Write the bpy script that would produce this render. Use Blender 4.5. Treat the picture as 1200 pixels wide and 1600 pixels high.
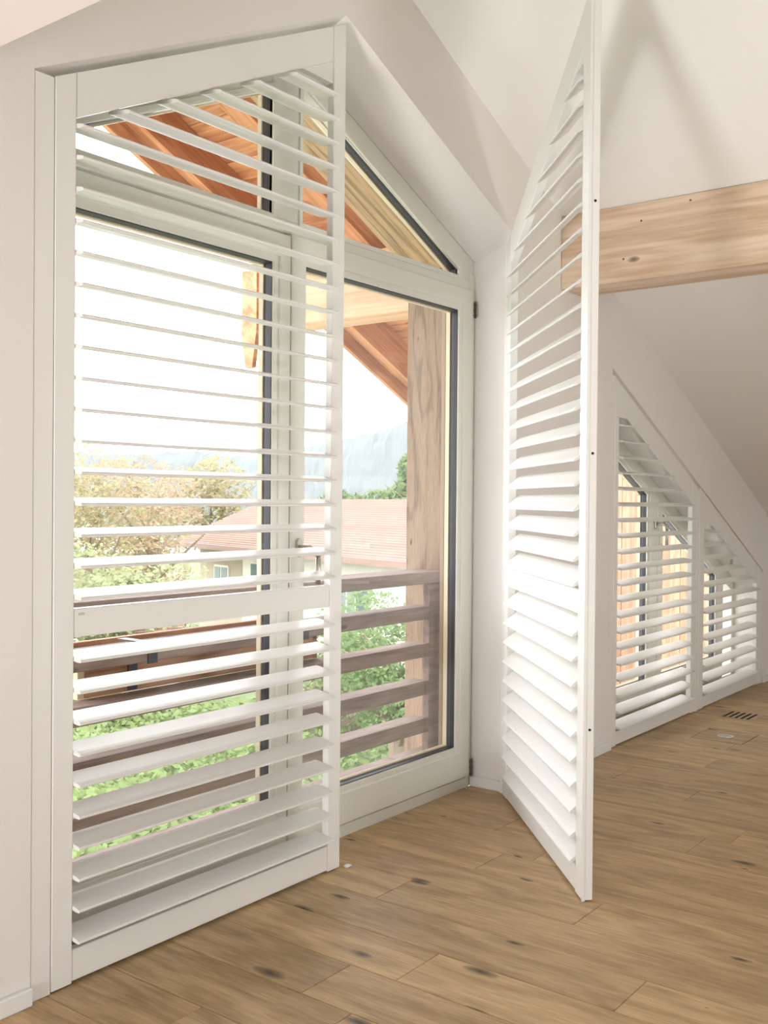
import bpy, bmesh, math, random
from mathutils import Vector, Matrix

for o in list(bpy.data.objects):
    bpy.data.objects.remove(o, do_unlink=True)
SC = bpy.context.scene
COL = SC.collection
random.seed(11)

# ------------------------------------------------------------------ camera
cam_d = bpy.data.cameras.new('camera')
cam = bpy.data.objects.new('camera', cam_d); COL.objects.link(cam)
YAW, PITCH, ROLL = 0.9219, -0.0108, 0.0086
fwd = Vector((math.sin(YAW)*math.cos(PITCH), math.cos(YAW)*math.cos(PITCH), math.sin(PITCH)))
rt = Vector((math.cos(YAW), -math.sin(YAW), 0)); up = rt.cross(fwd)
r2 = math.cos(ROLL)*rt + math.sin(ROLL)*up
u2 = -math.sin(ROLL)*rt + math.cos(ROLL)*up
M = Matrix((r2, u2, -fwd)).transposed().to_4x4()
M.translation = Vector((0, -2.0677, 1.17))
cam.matrix_world = M
cam_d.sensor_fit = 'VERTICAL'; cam_d.sensor_height = 36.0; cam_d.sensor_width = 27.0
cam_d.lens = 36.0*1600.07/1600.0
cam_d.clip_start = 0.05; cam_d.clip_end = 2000
SC.camera = cam

# ------------------------------------------------------------------ world, light, exposure
w = bpy.data.worlds.new('overcast_sky'); SC.world = w; w.use_nodes = True
bg = w.node_tree.nodes['Background']
bg.inputs[0].default_value = (0.94, 0.97, 1.0, 1); bg.inputs[1].default_value = 6.1
SC.view_settings.view_transform = 'Standard'; SC.view_settings.look = 'None'
SC.view_settings.gamma = 1.0; SC.view_settings.use_curve_mapping = False
SC.view_settings.exposure = 0.18

def area(name, loc, rot, sx, sy, power, color=(1, 1, 1), portal=False):
    d = bpy.data.lights.new(name, 'AREA'); d.shape = 'RECTANGLE'; d.size = sx; d.size_y = sy
    d.energy = power; d.color = color
    if portal: d.cycles.is_portal = True
    o = bpy.data.objects.new(name, d); COL.objects.link(o); o.location = loc; o.rotation_euler = rot
    return o
P2 = math.pi/2
# daylight through the rear gable and assumed side windows out of view, plus added fill
area('rear_window_daylight', (2.6, -6.45, 1.35), (P2, 0, 0), 3.0, 1.7, 11, (1, .97, .93))
area('knee_wall_window_daylight', (-2.3, -.95, .52), (P2, 0, -P2), 1.3, .7, 29, (.97, .98, 1))
up_l = area('added_ceiling_fill', (3.1, -3.1, .30), (0, 0, 0), .7, .7, 15, (.97, .98, 1))  # unseen fill added to brighten the sloping ceiling, no lamp of the room
up_l.rotation_euler = (Vector((3.0, -1.7, 2.8))-up_l.location).to_track_quat('-Z', 'Y').to_euler(); up_l.data.spread = math.radians(120)
up_2 = area('added_left_fill', (-1.5, -.75, .22), (0, 0, 0), .5, .5, 12, (.97, .98, 1))  # second added fill, lifts the soffit and ceiling from the left
up_2.rotation_euler = (Vector((3.7, -.5, 2.4))-up_2.location).to_track_quat('-Z', 'Y').to_euler(); up_2.data.spread = math.radians(75)
area('side_window_daylight', (7.2, -3.9, 0.6), (P2, 0, P2), 1.5, .5, 4, (1, .96, .9))
area('window_portal', (2.49, .42, 1.3), (-P2, 0, 0), 2.2, 2.7, 1, portal=True)
area('low_window_portal', (5.67, .42, .9), (-P2, 0, 0), 2.3, 1.9, 1, portal=True)

# ------------------------------------------------------------------ materials
def mat(name, color, rough=.5, metal=0, spec=.5, noise=0, nscale=30, bump=0, bscale=200, rnd=0):
    m = bpy.data.materials.new(name); m.use_nodes = True
    nt = m.node_tree; b = nt.nodes['Principled BSDF']
    b.inputs['Base Color'].default_value = (*color, 1); b.inputs['Roughness'].default_value = rough
    b.inputs['Metallic'].default_value = metal; b.inputs['Specular IOR Level'].default_value = spec
    tc = nt.nodes.new('ShaderNodeTexCoord')
    last = None
    if noise or rnd:
        n = nt.nodes.new('ShaderNodeTexNoise'); n.inputs['Scale'].default_value = nscale; n.inputs['Detail'].default_value = 3
        nt.links.new(tc.outputs['Object'], n.inputs['Vector'])
        hsv = nt.nodes.new('ShaderNodeHueSaturation'); hsv.inputs['Color'].default_value = (*color, 1)
        mr = nt.nodes.new('ShaderNodeMapRange'); mr.inputs['To Min'].default_value = 1-noise; mr.inputs['To Max'].default_value = 1+noise
        nt.links.new(n.outputs['Fac'], mr.inputs['Value'])
        nt.links.new(mr.outputs[0], hsv.inputs['Value']); nt.links.new(hsv.outputs[0], b.inputs['Base Color'])
    if bump:
        n2 = nt.nodes.new('ShaderNodeTexNoise'); n2.inputs['Scale'].default_value = bscale
        nt.links.new(tc.outputs['Object'], n2.inputs['Vector'])
        bp = nt.nodes.new('ShaderNodeBump'); bp.inputs['Strength'].default_value = bump; bp.inputs['Distance'].default_value = .002
        nt.links.new(n2.outputs['Fac'], bp.inputs['Height']); nt.links.new(bp.outputs[0], b.inputs['Normal'])
    return m

def wood(name, c_dark, c_light, axis='X', rough=.5, grain=14.0, stretch=14.0, knots=True, knot_col=(.05, .035, .022),
         bump=.15, var=.12, across='X', cracks=False, ring=.22, knot_scale=1.1, knot_size=.055, contrast=(.40, .60)):
    """procedural timber, the grain runs along the object's own axis"""
    m = bpy.data.materials.new(name); m.use_nodes = True
    nt = m.node_tree; N = nt.nodes.new; Lk = nt.links.new; b = nt.nodes['Principled BSDF']
    b.inputs['Roughness'].default_value = rough; b.inputs['Specular IOR Level'].default_value = .35
    tc = N('ShaderNodeTexCoord'); oi = N('ShaderNodeObjectInfo')
    off = N('ShaderNodeVectorMath'); off.operation = 'SCALE'; off.inputs[0].default_value = (37.1, 17.7, 23.3)
    Lk(oi.outputs['Random'], off.inputs['Scale'])
    add = N('ShaderNodeVectorMath'); add.operation = 'ADD'; Lk(tc.outputs['Object'], add.inputs[0]); Lk(off.outputs[0], add.inputs[1])
    mp = N('ShaderNodeMapping'); s = [grain, grain, grain]; s['XYZ'.index(axis)] = grain/stretch
    mp.inputs['Scale'].default_value = s; Lk(add.outputs[0], mp.inputs['Vector'])
    # knots
    sp_ = N('ShaderNodeSeparateXYZ'); Lk(add.outputs[0], sp_.inputs[0])
    cb_ = N('ShaderNodeCombineXYZ'); Lk(sp_.outputs[across], cb_.inputs['X']); Lk(sp_.outputs[axis], cb_.inputs['Y'])
    kv = N('ShaderNodeMapping'); kv.inputs['Scale'].default_value = (5.2*knot_scale, 1.9*knot_scale, 0); Lk(cb_.outputs[0], kv.inputs['Vector'])
    vo = N('ShaderNodeTexVoronoi'); vo.voronoi_dimensions = '2D'; vo.inputs['Scale'].default_value = 1.0; vo.inputs['Randomness'].default_value = 1
    wn = N('ShaderNodeTexNoise'); wn.inputs['Scale'].default_value = 9; Lk(kv.outputs[0], wn.inputs['Vector'])
    wmix = N('ShaderNodeVectorMath'); wmix.operation = 'MULTIPLY_ADD'; wmix.inputs[1].default_value = (.06, .06, .06)
    Lk(wn.outputs['Color'], wmix.inputs[0]); Lk(kv.outputs[0], wmix.inputs[2]); Lk(wmix.outputs[0], vo.inputs['Vector'])
    # rings swirl round the knots
    inv = N('ShaderNodeMapRange'); inv.inputs['From Min'].default_value = 0; inv.inputs['From Max'].default_value = .45
    inv.inputs['To Min'].default_value = 1.6; inv.inputs['To Max'].default_value = 0; Lk(vo.outputs['Distance'], inv.inputs['Value'])
    n1 = N('ShaderNodeTexNoise'); n1.inputs['Scale'].default_value = .35; n1.inputs['Detail'].default_value = 3; Lk(mp.outputs[0], n1.inputs['Vector'])
    sm = N('ShaderNodeMath'); sm.operation = 'MULTIPLY_ADD'; sm.inputs[1].default_value = 9.0; Lk(n1.outputs['Fac'], sm.inputs[0]); Lk(inv.outputs[0], sm.inputs[2])
    sn = N('ShaderNodeMath'); sn.operation = 'SINE'
    ml = N('ShaderNodeMath'); ml.operation = 'MULTIPLY'; ml.inputs[1].default_value = 4.0; Lk(sm.outputs[0], ml.inputs[0]); Lk(ml.outputs[0], sn.inputs[0])
    rg = N('ShaderNodeMapRange'); rg.inputs['From Min'].default_value = -1; rg.inputs['To Min'].default_value = .25; rg.inputs['To Max'].default_value = .75; Lk(sn.outputs[0], rg.inputs['Value'])
    n2 = N('ShaderNodeTexNoise'); n2.inputs['Scale'].default_value = 6; n2.inputs['Detail'].default_value = 5; n2.inputs['Roughness'].default_value = .65; Lk(mp.outputs[0], n2.inputs['Vector'])
    n3 = N('ShaderNodeTexNoise'); n3.inputs['Scale'].default_value = .9; n3.inputs['Detail'].default_value = 2; Lk(mp.outputs[0], n3.inputs['Vector'])
    a1 = N('ShaderNodeMath'); a1.operation = 'MULTIPLY_ADD'; a1.inputs[1].default_value = .45; Lk(n2.outputs['Fac'], a1.inputs[0])
    a0 = N('ShaderNodeMath'); a0.operation = 'MULTIPLY'; a0.inputs[1].default_value = ring; Lk(rg.outputs[0], a0.inputs[0]); Lk(a0.outputs[0], a1.inputs[2])
    a2 = N('ShaderNodeMath'); a2.operation = 'MULTIPLY_ADD'; a2.inputs[1].default_value = .33; Lk(n3.outputs['Fac'], a2.inputs[0]); Lk(a1.outputs[0], a2.inputs[2])
    cr = N('ShaderNodeValToRGB'); e = cr.color_ramp.elements
    e[0].position = contrast[0]; e[0].color = (*c_dark, 1); e[1].position = contrast[1]; e[1].color = (*c_light, 1); Lk(a2.outputs[0], cr.inputs['Fac'])
    col = cr.outputs[0]
    if knots:
        # only some of the cells carry a knot
        sel = N('ShaderNodeSeparateColor'); Lk(vo.outputs['Color'], sel.inputs[0])
        gt = N('ShaderNodeMath'); gt.operation = 'GREATER_THAN'; gt.inputs[1].default_value = .45; Lk(sel.outputs[0], gt.inputs[0])
        sz = N('ShaderNodeMath'); sz.operation = 'MULTIPLY'; sz.inputs[1].default_value = knot_size*1.9; Lk(sel.outputs[1], sz.inputs[0])
        kd = N('ShaderNodeMapRange'); kd.inputs['From Min'].default_value = 0; kd.inputs['To Min'].default_value = 1; kd.inputs['To Max'].default_value = 0
        Lk(vo.outputs['Distance'], kd.inputs['Value']); Lk(sz.outputs[0], kd.inputs['From Max'])
        kf = N('ShaderNodeMath'); kf.operation = 'MULTIPLY'; Lk(kd.outputs[0], kf.inputs[0]); Lk(gt.outputs[0], kf.inputs[1])
        kp = N('ShaderNodeMath'); kp.operation = 'POWER'; kp.inputs[1].default_value = .55; kp.use_clamp = True; Lk(kf.outputs[0], kp.inputs[0])
        mx = N('ShaderNodeMix'); mx.data_type = 'RGBA'; Lk(kp.outputs[0], mx.inputs[0]); Lk(col, mx.inputs[6]); mx.inputs[7].default_value = (*knot_col, 1)
        col = mx.outputs[2]
    if cracks:
        cm = N('ShaderNodeMapping'); cs = [grain*1.5]*3; cs['XYZ'.index(axis)] = grain*.16
        cm.inputs['Scale'].default_value = cs; Lk(add.outputs[0], cm.inputs['Vector'])
        cn = N('ShaderNodeTexNoise'); cn.inputs['Scale'].default_value = 1; cn.inputs['Detail'].default_value = 6; cn.inputs['Roughness'].default_value = .7; Lk(cm.outputs[0], cn.inputs['Vector'])
        cmr = N('ShaderNodeMapRange'); cmr.inputs['From Min'].default_value = .70; cmr.inputs['From Max'].default_value = .78; cmr.inputs['To Max'].default_value = .75; Lk(cn.outputs['Fac'], cmr.inputs['Value'])
        mc = N('ShaderNodeMix'); mc.data_type = 'RGBA'; Lk(cmr.outputs[0], mc.inputs[0]); Lk(col, mc.inputs[6]); mc.inputs[7].default_value = (*knot_col, 1); col = mc.outputs[2]
        fn_ = N('ShaderNodeTexNoise'); fn_.inputs['Scale'].default_value = 10; fn_.inputs['Detail'].default_value = 2; Lk(mp.outputs[0], fn_.inputs['Vector'])
        fh = N('ShaderNodeHueSaturation'); fm = N('ShaderNodeMapRange'); fm.inputs['From Min'].default_value = .3; fm.inputs['From Max'].default_value = .7; fm.inputs['To Min'].default_value = .87; fm.inputs['To Max'].default_value = 1.13
        Lk(fn_.outputs['Fac'], fm.inputs['Value']); Lk(fm.outputs[0], fh.inputs['Value']); Lk(col, fh.inputs['Color']); col = fh.outputs[0]
    hs = N('ShaderNodeHueSaturation'); vr = N('ShaderNodeMapRange'); vr.inputs['To Min'].default_value = 1-var; vr.inputs['To Max'].default_value = 1+var
    Lk(oi.outputs['Random'], vr.inputs['Value']); Lk(vr.outputs[0], hs.inputs['Value']); Lk(col, hs.inputs['Color']); Lk(hs.outputs[0], b.inputs['Base Color'])
    bp = N('ShaderNodeBump'); bp.inputs['Strength'].default_value = bump; bp.inputs['Distance'].default_value = .002
    Lk(n2.outputs['Fac'], bp.inputs['Height']); Lk(bp.outputs[0], b.inputs['Normal'])
    return m

def glass_mat(name, refl=1.0, tint=(1, 1, 1)):
    m = bpy.data.materials.new(name); m.use_nodes = True; nt = m.node_tree
    for n in list(nt.nodes): nt.nodes.remove(n)
    out = nt.nodes.new('ShaderNodeOutputMaterial'); mix = nt.nodes.new('ShaderNodeMixShader')
    tr = nt.nodes.new('ShaderNodeBsdfTransparent'); tr.inputs[0].default_value = (*tint, 1)
    gl = nt.nodes.new('ShaderNodeBsdfGlossy'); gl.inputs['Roughness'].default_value = 0.0
    fr = nt.nodes.new('ShaderNodeFresnel'); fr.inputs[0].default_value = 1.5
    geo = nt.nodes.new('ShaderNodeNewGeometry'); ior = nt.nodes.new('ShaderNodeMapRange')   # a thin pane reflects alike from both sides
    ior.inputs['To Min'].default_value = 1.5; ior.inputs['To Max'].default_value = 1/1.5
    nt.links.new(geo.outputs['Backfacing'], ior.inputs['Value']); nt.links.new(ior.outputs[0], fr.inputs[0])
    ml = nt.nodes.new('ShaderNodeMath'); ml.operation = 'MULTIPLY'; ml.inputs[1].default_value = refl
    nt.links.new(fr.outputs[0], ml.inputs[0]); nt.links.new(ml.outputs[0], mix.inputs[0])
    nt.links.new(tr.outputs[0], mix.inputs[1]); nt.links.new(gl.outputs[0], mix.inputs[2]); nt.links.new(mix.outputs[0], out.inputs[0])
    return m

def screen_mat():
    m = bpy.data.materials.new('pleated_insect_mesh'); m.use_nodes = True; nt = m.node_tree
    for n in list(nt.nodes): nt.nodes.remove(n)
    out = nt.nodes.new('ShaderNodeOutputMaterial'); mix = nt.nodes.new('ShaderNodeMixShader')
    tr = nt.nodes.new('ShaderNodeBsdfTransparent'); df = nt.nodes.new('ShaderNodeBsdfTranslucent'); df.inputs[0].default_value = (.75, .75, .75, 1)
    tc = nt.nodes.new('ShaderNodeTexCoord'); wv = nt.nodes.new('ShaderNodeTexWave'); wv.inputs['Scale'].default_value = 26; wv.bands_direction = 'X'
    mr = nt.nodes.new('ShaderNodeMapRange'); mr.inputs['To Min'].default_value = .02; mr.inputs['To Max'].default_value = .07
    nt.links.new(tc.outputs['Object'], wv.inputs['Vector']); nt.links.new(wv.outputs['Fac'], mr.inputs['Value'])
    nt.links.new(mr.outputs[0], mix.inputs[0]); nt.links.new(tr.outputs[0], mix.inputs[1]); nt.links.new(df.outputs[0], mix.inputs[2])
    nt.links.new(mix.outputs[0], out.inputs[0])
    return m

WHITE = mat('shutter_satin_white_paint', (.80, .785, .755), .38, noise=.015, nscale=6, bump=.05, bscale=300)
FRAME = mat('window_ivory_paint', (.78, .77, .70), .35, noise=.02, nscale=8)
WALL = mat('matt_wall_plaster', (.80, .765, .74), .9, noise=.02, nscale=2, bump=.25, bscale=350)
CEIL = mat('matt_ceiling_plaster', (.84, .82, .79), .9, noise=.02, nscale=2, bump=.2, bscale=350)
BASE = mat('baseboard_white_paint', (.80, .79, .78), .4)
OAK = wood('oiled_oak_planks', (.30, .192, .090), (.59, .415, .228), 'Y', .42, grain=15, stretch=12, bump=.15, var=.12, across='X', cracks=True, ring=.34, knot_scale=1.05, knot_size=.06, contrast=(.29, .71))
SPRUCE = wood('whitewashed_spruce', (.60, .42, .28), (.80, .63, .48), 'Y', .55, grain=12, stretch=26, bump=.08, var=.02, across='Z', knot_scale=.8, knot_size=.03, knot_col=(.2, .12, .07))
SPRUCE_FLAT = mat('pale_pink_purlin_glaze', (.88, .80, .76), .6, noise=.04, nscale=5)
ORANGE_X = wood('larch_planks', (.42, .16, .06), (.74, .37, .18), 'Y', .5, grain=12, stretch=16, bump=.1, var=.14, knot_scale=1.3, knot_col=(.2, .06, .02))
ORANGE_B = wood('larch_beam', (.42, .17, .07), (.72, .37, .19), 'X', .5, grain=9, stretch=24, bump=.1, var=.03, across='Z', knot_scale=.9, knot_size=.035, knot_col=(.2, .07, .03))
PURLIN_O = wood('outdoor_purlin_larch', (.60, .33, .19), (.80, .52, .33), 'Y', .5, grain=9, stretch=24, bump=.1, var=.02, knots=False)
LARCH_Z = wood('larch_upright_boards', (.26, .11, .05), (.46, .26, .15), 'Z', .5, grain=12, stretch=20, bump=.1, var=.2, knot_scale=1.2, knot_size=.04, knot_col=(.2, .07, .03))
OLD_X = wood('weathered_old_timber_beam', (.12, .075, .035), (.46, .32, .18), 'X', .8, grain=26, stretch=34, bump=.5, var=.02, ring=.45, cracks=True, across='Z', knot_scale=1.0, contrast=(.38, .62))
OLD_Z = wood('weathered_old_timber_post', (.10, .06, .035), (.29, .195, .13), 'Z', .8, grain=20, stretch=12, bump=.5, var=.02, ring=.5, across='Y', cracks=True, knot_scale=1.1, knot_size=.07, contrast=(.37, .63))
RAILW = wood('weathered_rail_timber', (.17, .115, .095), (.36, .265, .22), 'X', .75, grain=16, stretch=20, bump=.3, var=.06, across='Z', contrast=(.32, .68))
RAILR = wood('reddish_planter_timber', (.26, .11, .06), (.62, .36, .22), 'X', .65, grain=14, stretch=18, bump=.3, var=.06, across='Z')
BLACK = mat('black_glazing_gasket', (.035, .035, .045), .45)
BLACKD = mat('bracket_black_steel', (.05, .055, .07), .5)
STEEL = mat('brushed_nickel', (.55, .52, .47), .35, metal=1)
CHROME = mat('polished_steel', (.7, .7, .7), .18, metal=1, bump=.4, bscale=60)
DARK = mat('dark_hole', (.02, .018, .016), .8)
CREAM = mat('cream_cladding_strip', (.78, .68, .50), .5)
GLASS = glass_mat('window_pane_glass', 1.0)
CLEAR = mat('clear_plastic_catch', (.75, .72, .68), .15, spec=.8)
MESH = screen_mat()

# ------------------------------------------------------------------ mesh helpers
def link(name, me, m, parent=None, loc=None):
    o = bpy.data.objects.new(name, me); COL.objects.link(o)
    if m is not None and not me.materials: me.materials.append(m)
    if parent is not None: o.parent = parent
    if loc is not None: o.location = loc
    return o
def empty(name, loc=(0, 0, 0), rz=0):
    o = bpy.data.objects.new(name, None); COL.objects.link(o); o.empty_display_size = .1
    o.location = loc; o.rotation_euler = (0, 0, rz); return o
def tag(o, label=None, cat=None, group=None, kind=None):
    if label: o['label'] = label
    if cat: o['category'] = cat
    if group: o['group'] = group
    if kind: o['kind'] = kind
    return o
def to_me(bm, name='m', smooth=False):
    bmesh.ops.recalc_face_normals(bm, faces=bm.faces)
    me = bpy.data.meshes.new(name); bm.to_mesh(me); bm.free()
    if smooth:
        for p in me.polygons: p.use_smooth = True
    return me
def add_box(bm, a, b):
    x0, y0, z0 = a; x1, y1, z1 = b
    v = [bm.verts.new(p) for p in ((x0,y0,z0),(x1,y0,z0),(x1,y1,z0),(x0,y1,z0),(x0,y0,z1),(x1,y0,z1),(x1,y1,z1),(x0,y1,z1))]
    for f in ((0,1,2,3),(4,5,6,7),(0,1,5,4),(1,2,6,5),(2,3,7,6),(3,0,4,7)): bm.faces.new([v[i] for i in f])
def bevel_all(bm, w, seg=1):
    bmesh.ops.recalc_face_normals(bm, faces=bm.faces)
    if w: bmesh.ops.bevel(bm, geom=list(bm.edges), offset=w, segments=seg, affect='EDGES', clamp_overlap=True)
def box(name, a, b, m, parent=None, bev=0, center=False):
    """box part; the object's origin sits at the box centre so that grain textures differ"""
    c = Vector(((a[0]+b[0])/2, (a[1]+b[1])/2, (a[2]+b[2])/2))
    bm = bmesh.new(); add_box(bm, Vector(a)-c, Vector(b)-c); bevel_all(bm, bev)
    return link(name, to_me(bm, name), m, parent, c)
def prism_xz(bm, poly, y0, y1, poly2=None):
    """polygon in the x-z plane, extruded from y0 to y1 (poly2: outline at y1)"""
    poly2 = poly2 or poly
    A = [bm.verts.new((x, y0, z)) for x, z in poly]; B = [bm.verts.new((x, y1, z)) for x, z in poly2]
    bm.faces.new(A); bm.faces.new(B)
    n = len(poly)
    for i in range(n): bm.faces.new((A[i], A[(i+1)%n], B[(i+1)%n], B[i]))
def prism(name, poly, y0, y1, m, parent=None, bev=0, poly2=None):
    bm = bmesh.new(); prism_xz(bm, poly, y0, y1, poly2); bevel_all(bm, bev)
    return link(name, to_me(bm, name), m, parent)
def ring(name, outer, inner, y0, y1, m, parent=None, bev=0):
    """closed frame between two similar outlines in x-z, extruded in y"""
    bm = bmesh.new(); n = len(outer)
    a0 = [bm.verts.new((x, y0, z)) for x, z in outer]; b0 = [bm.verts.new((x, y0, z)) for x, z in inner]
    a1 = [bm.verts.new((x, y1, z)) for x, z in outer]; b1 = [bm.verts.new((x, y1, z)) for x, z in inner]
    for i in range(n):
        j = (i+1) % n
        for q in ((a0[i],a0[j],b0[j],b0[i]), (a1[i],a1[j],b1[j],b1[i]), (a0[i],a0[j],a1[j],a1[i]), (b0[i],b0[j],b1[j],b1[i])): bm.faces.new(q)
    if bev: bevel_all(bm, bev)
    return link(name, to_me(bm, name), m, parent)
def inset(poly, d):
    """offset a convex x-z polygon inwards; d is one number or a list, one per edge i -> i+1"""
    n = len(poly); ds = d if isinstance(d, (list, tuple)) else [d]*n
    area2 = sum(poly[i][0]*poly[(i+1)%n][1]-poly[(i+1)%n][0]*poly[i][1] for i in range(n))
    s = 1 if area2 > 0 else -1
    L = []
    for i in range(n):
        x0, z0 = poly[i]; x1, z1 = poly[(i+1)%n]; dx, dz = x1-x0, z1-z0; l = math.hypot(dx, dz)
        nx, nz = -dz/l*s, dx/l*s
        L.append((x0+nx*ds[i], z0+nz*ds[i], dx, dz))
    out = []
    for i in range(n):
        ax, az, adx, adz = L[i-1]; bx_, bz_, bdx, bdz = L[i]
        den = adx*bdz-adz*bdx; t = ((bx_-ax)*bdz-(bz_-az)*bdx)/den
        out.append((ax+adx*t, az+adz*t))
    return out
def cyl(bm, p, q, r, n=12, r2_=None):
    p = Vector(p); q = Vector(q); d = (q-p).normalized(); a = d.orthogonal().normalized(); b = d.cross(a); r2_ = r if r2_ is None else r2_
    A = [bm.verts.new(p+(a*math.cos(t)+b*math.sin(t))*r) for t in [2*math.pi*i/n for i in range(n)]]
    B = [bm.verts.new(q+(a*math.cos(t)+b*math.sin(t))*r2_) for t in [2*math.pi*i/n for i in range(n)]]
    bm.faces.new(A); bm.faces.new(B[::-1])
    for i in range(n): bm.faces.new((A[i], A[(i+1)%n], B[(i+1)%n], B[i]))
def cylo(name, p, q, r, m, parent=None, n=12, r2_=None, smooth=False):
    bm = bmesh.new(); cyl(bm, p, q, r, n, r2_); return link(name, to_me(bm, name, smooth), m, parent)

# ================================================================== THE ROOM
RIDGE_X, RIDGE_Z, SLOPE = 2.47, 3.064, .4422
def zc(x): return RIDGE_Z-SLOPE*abs(x-RIDGE_X)
XL, XR, YB = -2.4, 7.4, -6.6
WT = .35           # gable wall thickness
# opening outlines (x, z) at the room face; the soffits fall towards the window
op1 = [(1.388, 0), (1.388, 2.154), (2.508, 2.700), (3.583, 2.228), (3.583, 0)]
op1b = [(1.388, 0), (1.388, 2.084), (2.508, 2.625), (3.583, 2.152), (3.583, 0)]
op2 = [(4.503, 0), (4.503, 1.806), (6.840, .735), (6.840, 0)]
op2b = [(4.503, 0), (4.503, 1.740), (6.840, .670), (6.840, 0)]

def gable():
    bm = bmesh.new()
    # room-side and outer-side faces as quads between the openings' outlines and the roof line
    def strip(y, o1, o2, ext):
        V = {}
        def v(x, z):
            k = (round(x, 4), round(z, 4))
            if k not in V: V[k] = bm.verts.new((x, y, z))
            return V[k]
        top = lambda x: zc(x)+ext
        quads = [
            [(XL, 0), (o1[0][0], 0), o1[1], (o1[1][0], top(o1[1][0])), (XL, top(XL))],
            [o1[1], o1[2], (o1[2][0], top(o1[2][0])), (RIDGE_X, top(RIDGE_X)), (o1[1][0], top(o1[1][0]))],
            [o1[2], o1[3], (o1[3][0], top(o1[3][0])), (o1[2][0], top(o1[2][0]))],
            [(o1[4][0], 0), (o2[0][0], 0), o2[1], (o2[1][0], top(o2[1][0])), (o1[3][0], top(o1[3][0])), o1[3]],
            [o2[1], o2[2], (o2[2][0], top(o2[2][0])), (o2[1][0], top(o2[1][0]))],
            [(o2[3][0], 0), (XR, 0), (XR, top(XR)), (o2[2][0], top(o2[2][0])), o2[2]],
        ]
        for q in quads: bm.faces.new([v(*p) for p in q])
        return v
    va = strip(0, op1, op2, 0)
    vb = strip(WT, op1b, op2b, 0)
    vm_ = {}
    def vm(x, z):
        k = (round(x, 4), round(z, 4))
        if k not in vm_: vm_[k] = bm.verts.new((x, .002, z))
        return vm_[k]
    vn_ = {}
    def vn(x, z):
        k = (round(x, 4), round(z, 4))
        if k not in vn_: vn_[k] = bm.verts.new((x, .19, z))
        return vn_[k]
    for oa, ob in ((op1, op1b), (op2, op2b)):
        for i in range(len(oa)-1):
            bm.faces.new((va(*oa[i]), va(*oa[i+1]), vm(*oa[i+1]), vm(*oa[i])))
            bm.faces.new((vm(*oa[i]), vm(*oa[i+1]), vn(*ob[i+1]), vn(*ob[i])))
            bm.faces.new((vn(*ob[i]), vn(*ob[i+1]), vb(*ob[i+1]), vb(*ob[i])))
    return link('wall_front', to_me(bm, 'wall_front'), WALL)
wall = tag(gable(), kind='structure')

# floor: a screed slab below, every plank a piece on it
floor = tag(box('floor', (XL, YB, -.12), (XR, .20, -.0165), mat('floor_screed', (.06, .045, .03), .9)), kind='structure')
PW = .19; SEAM0 = 3.334
end_joints = {2.004: -.595, 2.574: -.785, 2.194: -1.08, 3.334: -.816, 3.144: -.193, 4.094: -.228, 4.474: -.47}
plank_cache = {}
def plank_mesh(wd, ln):
    k = (round(wd, 3), round(ln, 3))
    if k not in plank_cache:
        bm = bmesh.new(); w2, l2, c = wd/2-.0006, ln/2-.0005, .0021
        lo = [bm.verts.new((sx*w2, sy*l2, -.016)) for sx, sy in ((-1,-1),(1,-1),(1,1),(-1,1))]
        mi = [bm.verts.new((sx*w2, sy*l2, -.0012)) for sx, sy in ((-1,-1),(1,-1),(1,1),(-1,1))]
        tp = [bm.verts.new((sx*(w2-c), sy*(l2-c), 0)) for sx, sy in ((-1,-1),(1,-1),(1,1),(-1,1))]
        bm.faces.new(lo); bm.faces.new(tp)
        for A, B in ((lo, mi), (mi, tp)):
            for i in range(4): bm.faces.new((A[i], A[(i+1)%4], B[(i+1)%4], B[i]))
        plank_cache[k] = to_me(bm, 'plank')
    return plank_cache[k]
k = -31
x = SEAM0+k*PW
fo = floor.location.copy()
while x < XR-.01:
    x0 = max(x, XL); x1 = min(x+PW, XR)
    if x1-x0 > .02:
        key = min(end_joints, key=lambda q: abs(q-x))
        j = end_joints[key] if abs(key-x) < .02 else -random.uniform(.1, 2.0)
        ys = [.188]; y = j
        while y > YB+.3: ys.append(y); y -= random.choice((1.8, 2.0, 2.2, 2.4))
        ys.append(YB)
        for a, b in zip(ys[:-1], ys[1:]):
            link('plank', plank_mesh(x1-x0, a-b), OAK, floor, Vector(((x0+x1)/2, (a+b)/2, 0))-fo)
    x += PW

def ceil_plane(name, xa, xb):
    bm = bmesh.new(); t = .12
    prism_xz(bm, [(xa, zc(xa)), (xb, zc(xb)), (xb, zc(xb)+t), (xa, zc(xa)+t)], YB, WT)
    return tag(link(name, to_me(bm, name), CEIL), kind='structure')
c1 = ceil_plane('ceiling', RIDGE_X, XR+.2); c2 = ceil_plane('ceiling', XL-.2, RIDGE_X)
tag(box('wall_right', (XR, YB, 0), (XR+.2, WT, zc(XR)+.05), WALL), kind='structure')
tag(box('wall_left', (XL-.2, YB, 0), (XL, WT, zc(XL)+.05), WALL), kind='structure')
# rear gable with its own window opening (behind the viewer)
bm = bmesh.new()
for q in ([(XL-.2, 0), (1.0, 0), (1.0, 2.4), (1.0, zc(1.0)), (XL-.2, zc(XL-.2))], [(4.2, 0), (XR+.2, 0), (XR+.2, zc(XR+.2)), (4.2, zc(4.2))],
          [(1.0, 0), (4.2, 0), (4.2, .4), (1.0, .4)], [(1.0, 2.2), (4.2, 2.2), (4.2, zc(4.2)), (RIDGE_X, RIDGE_Z), (1.0, zc(1.0))]):
    prism_xz(bm, q, YB-.2, YB)
tag(link('wall_back', to_me(bm), WALL), kind='structure')

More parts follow.
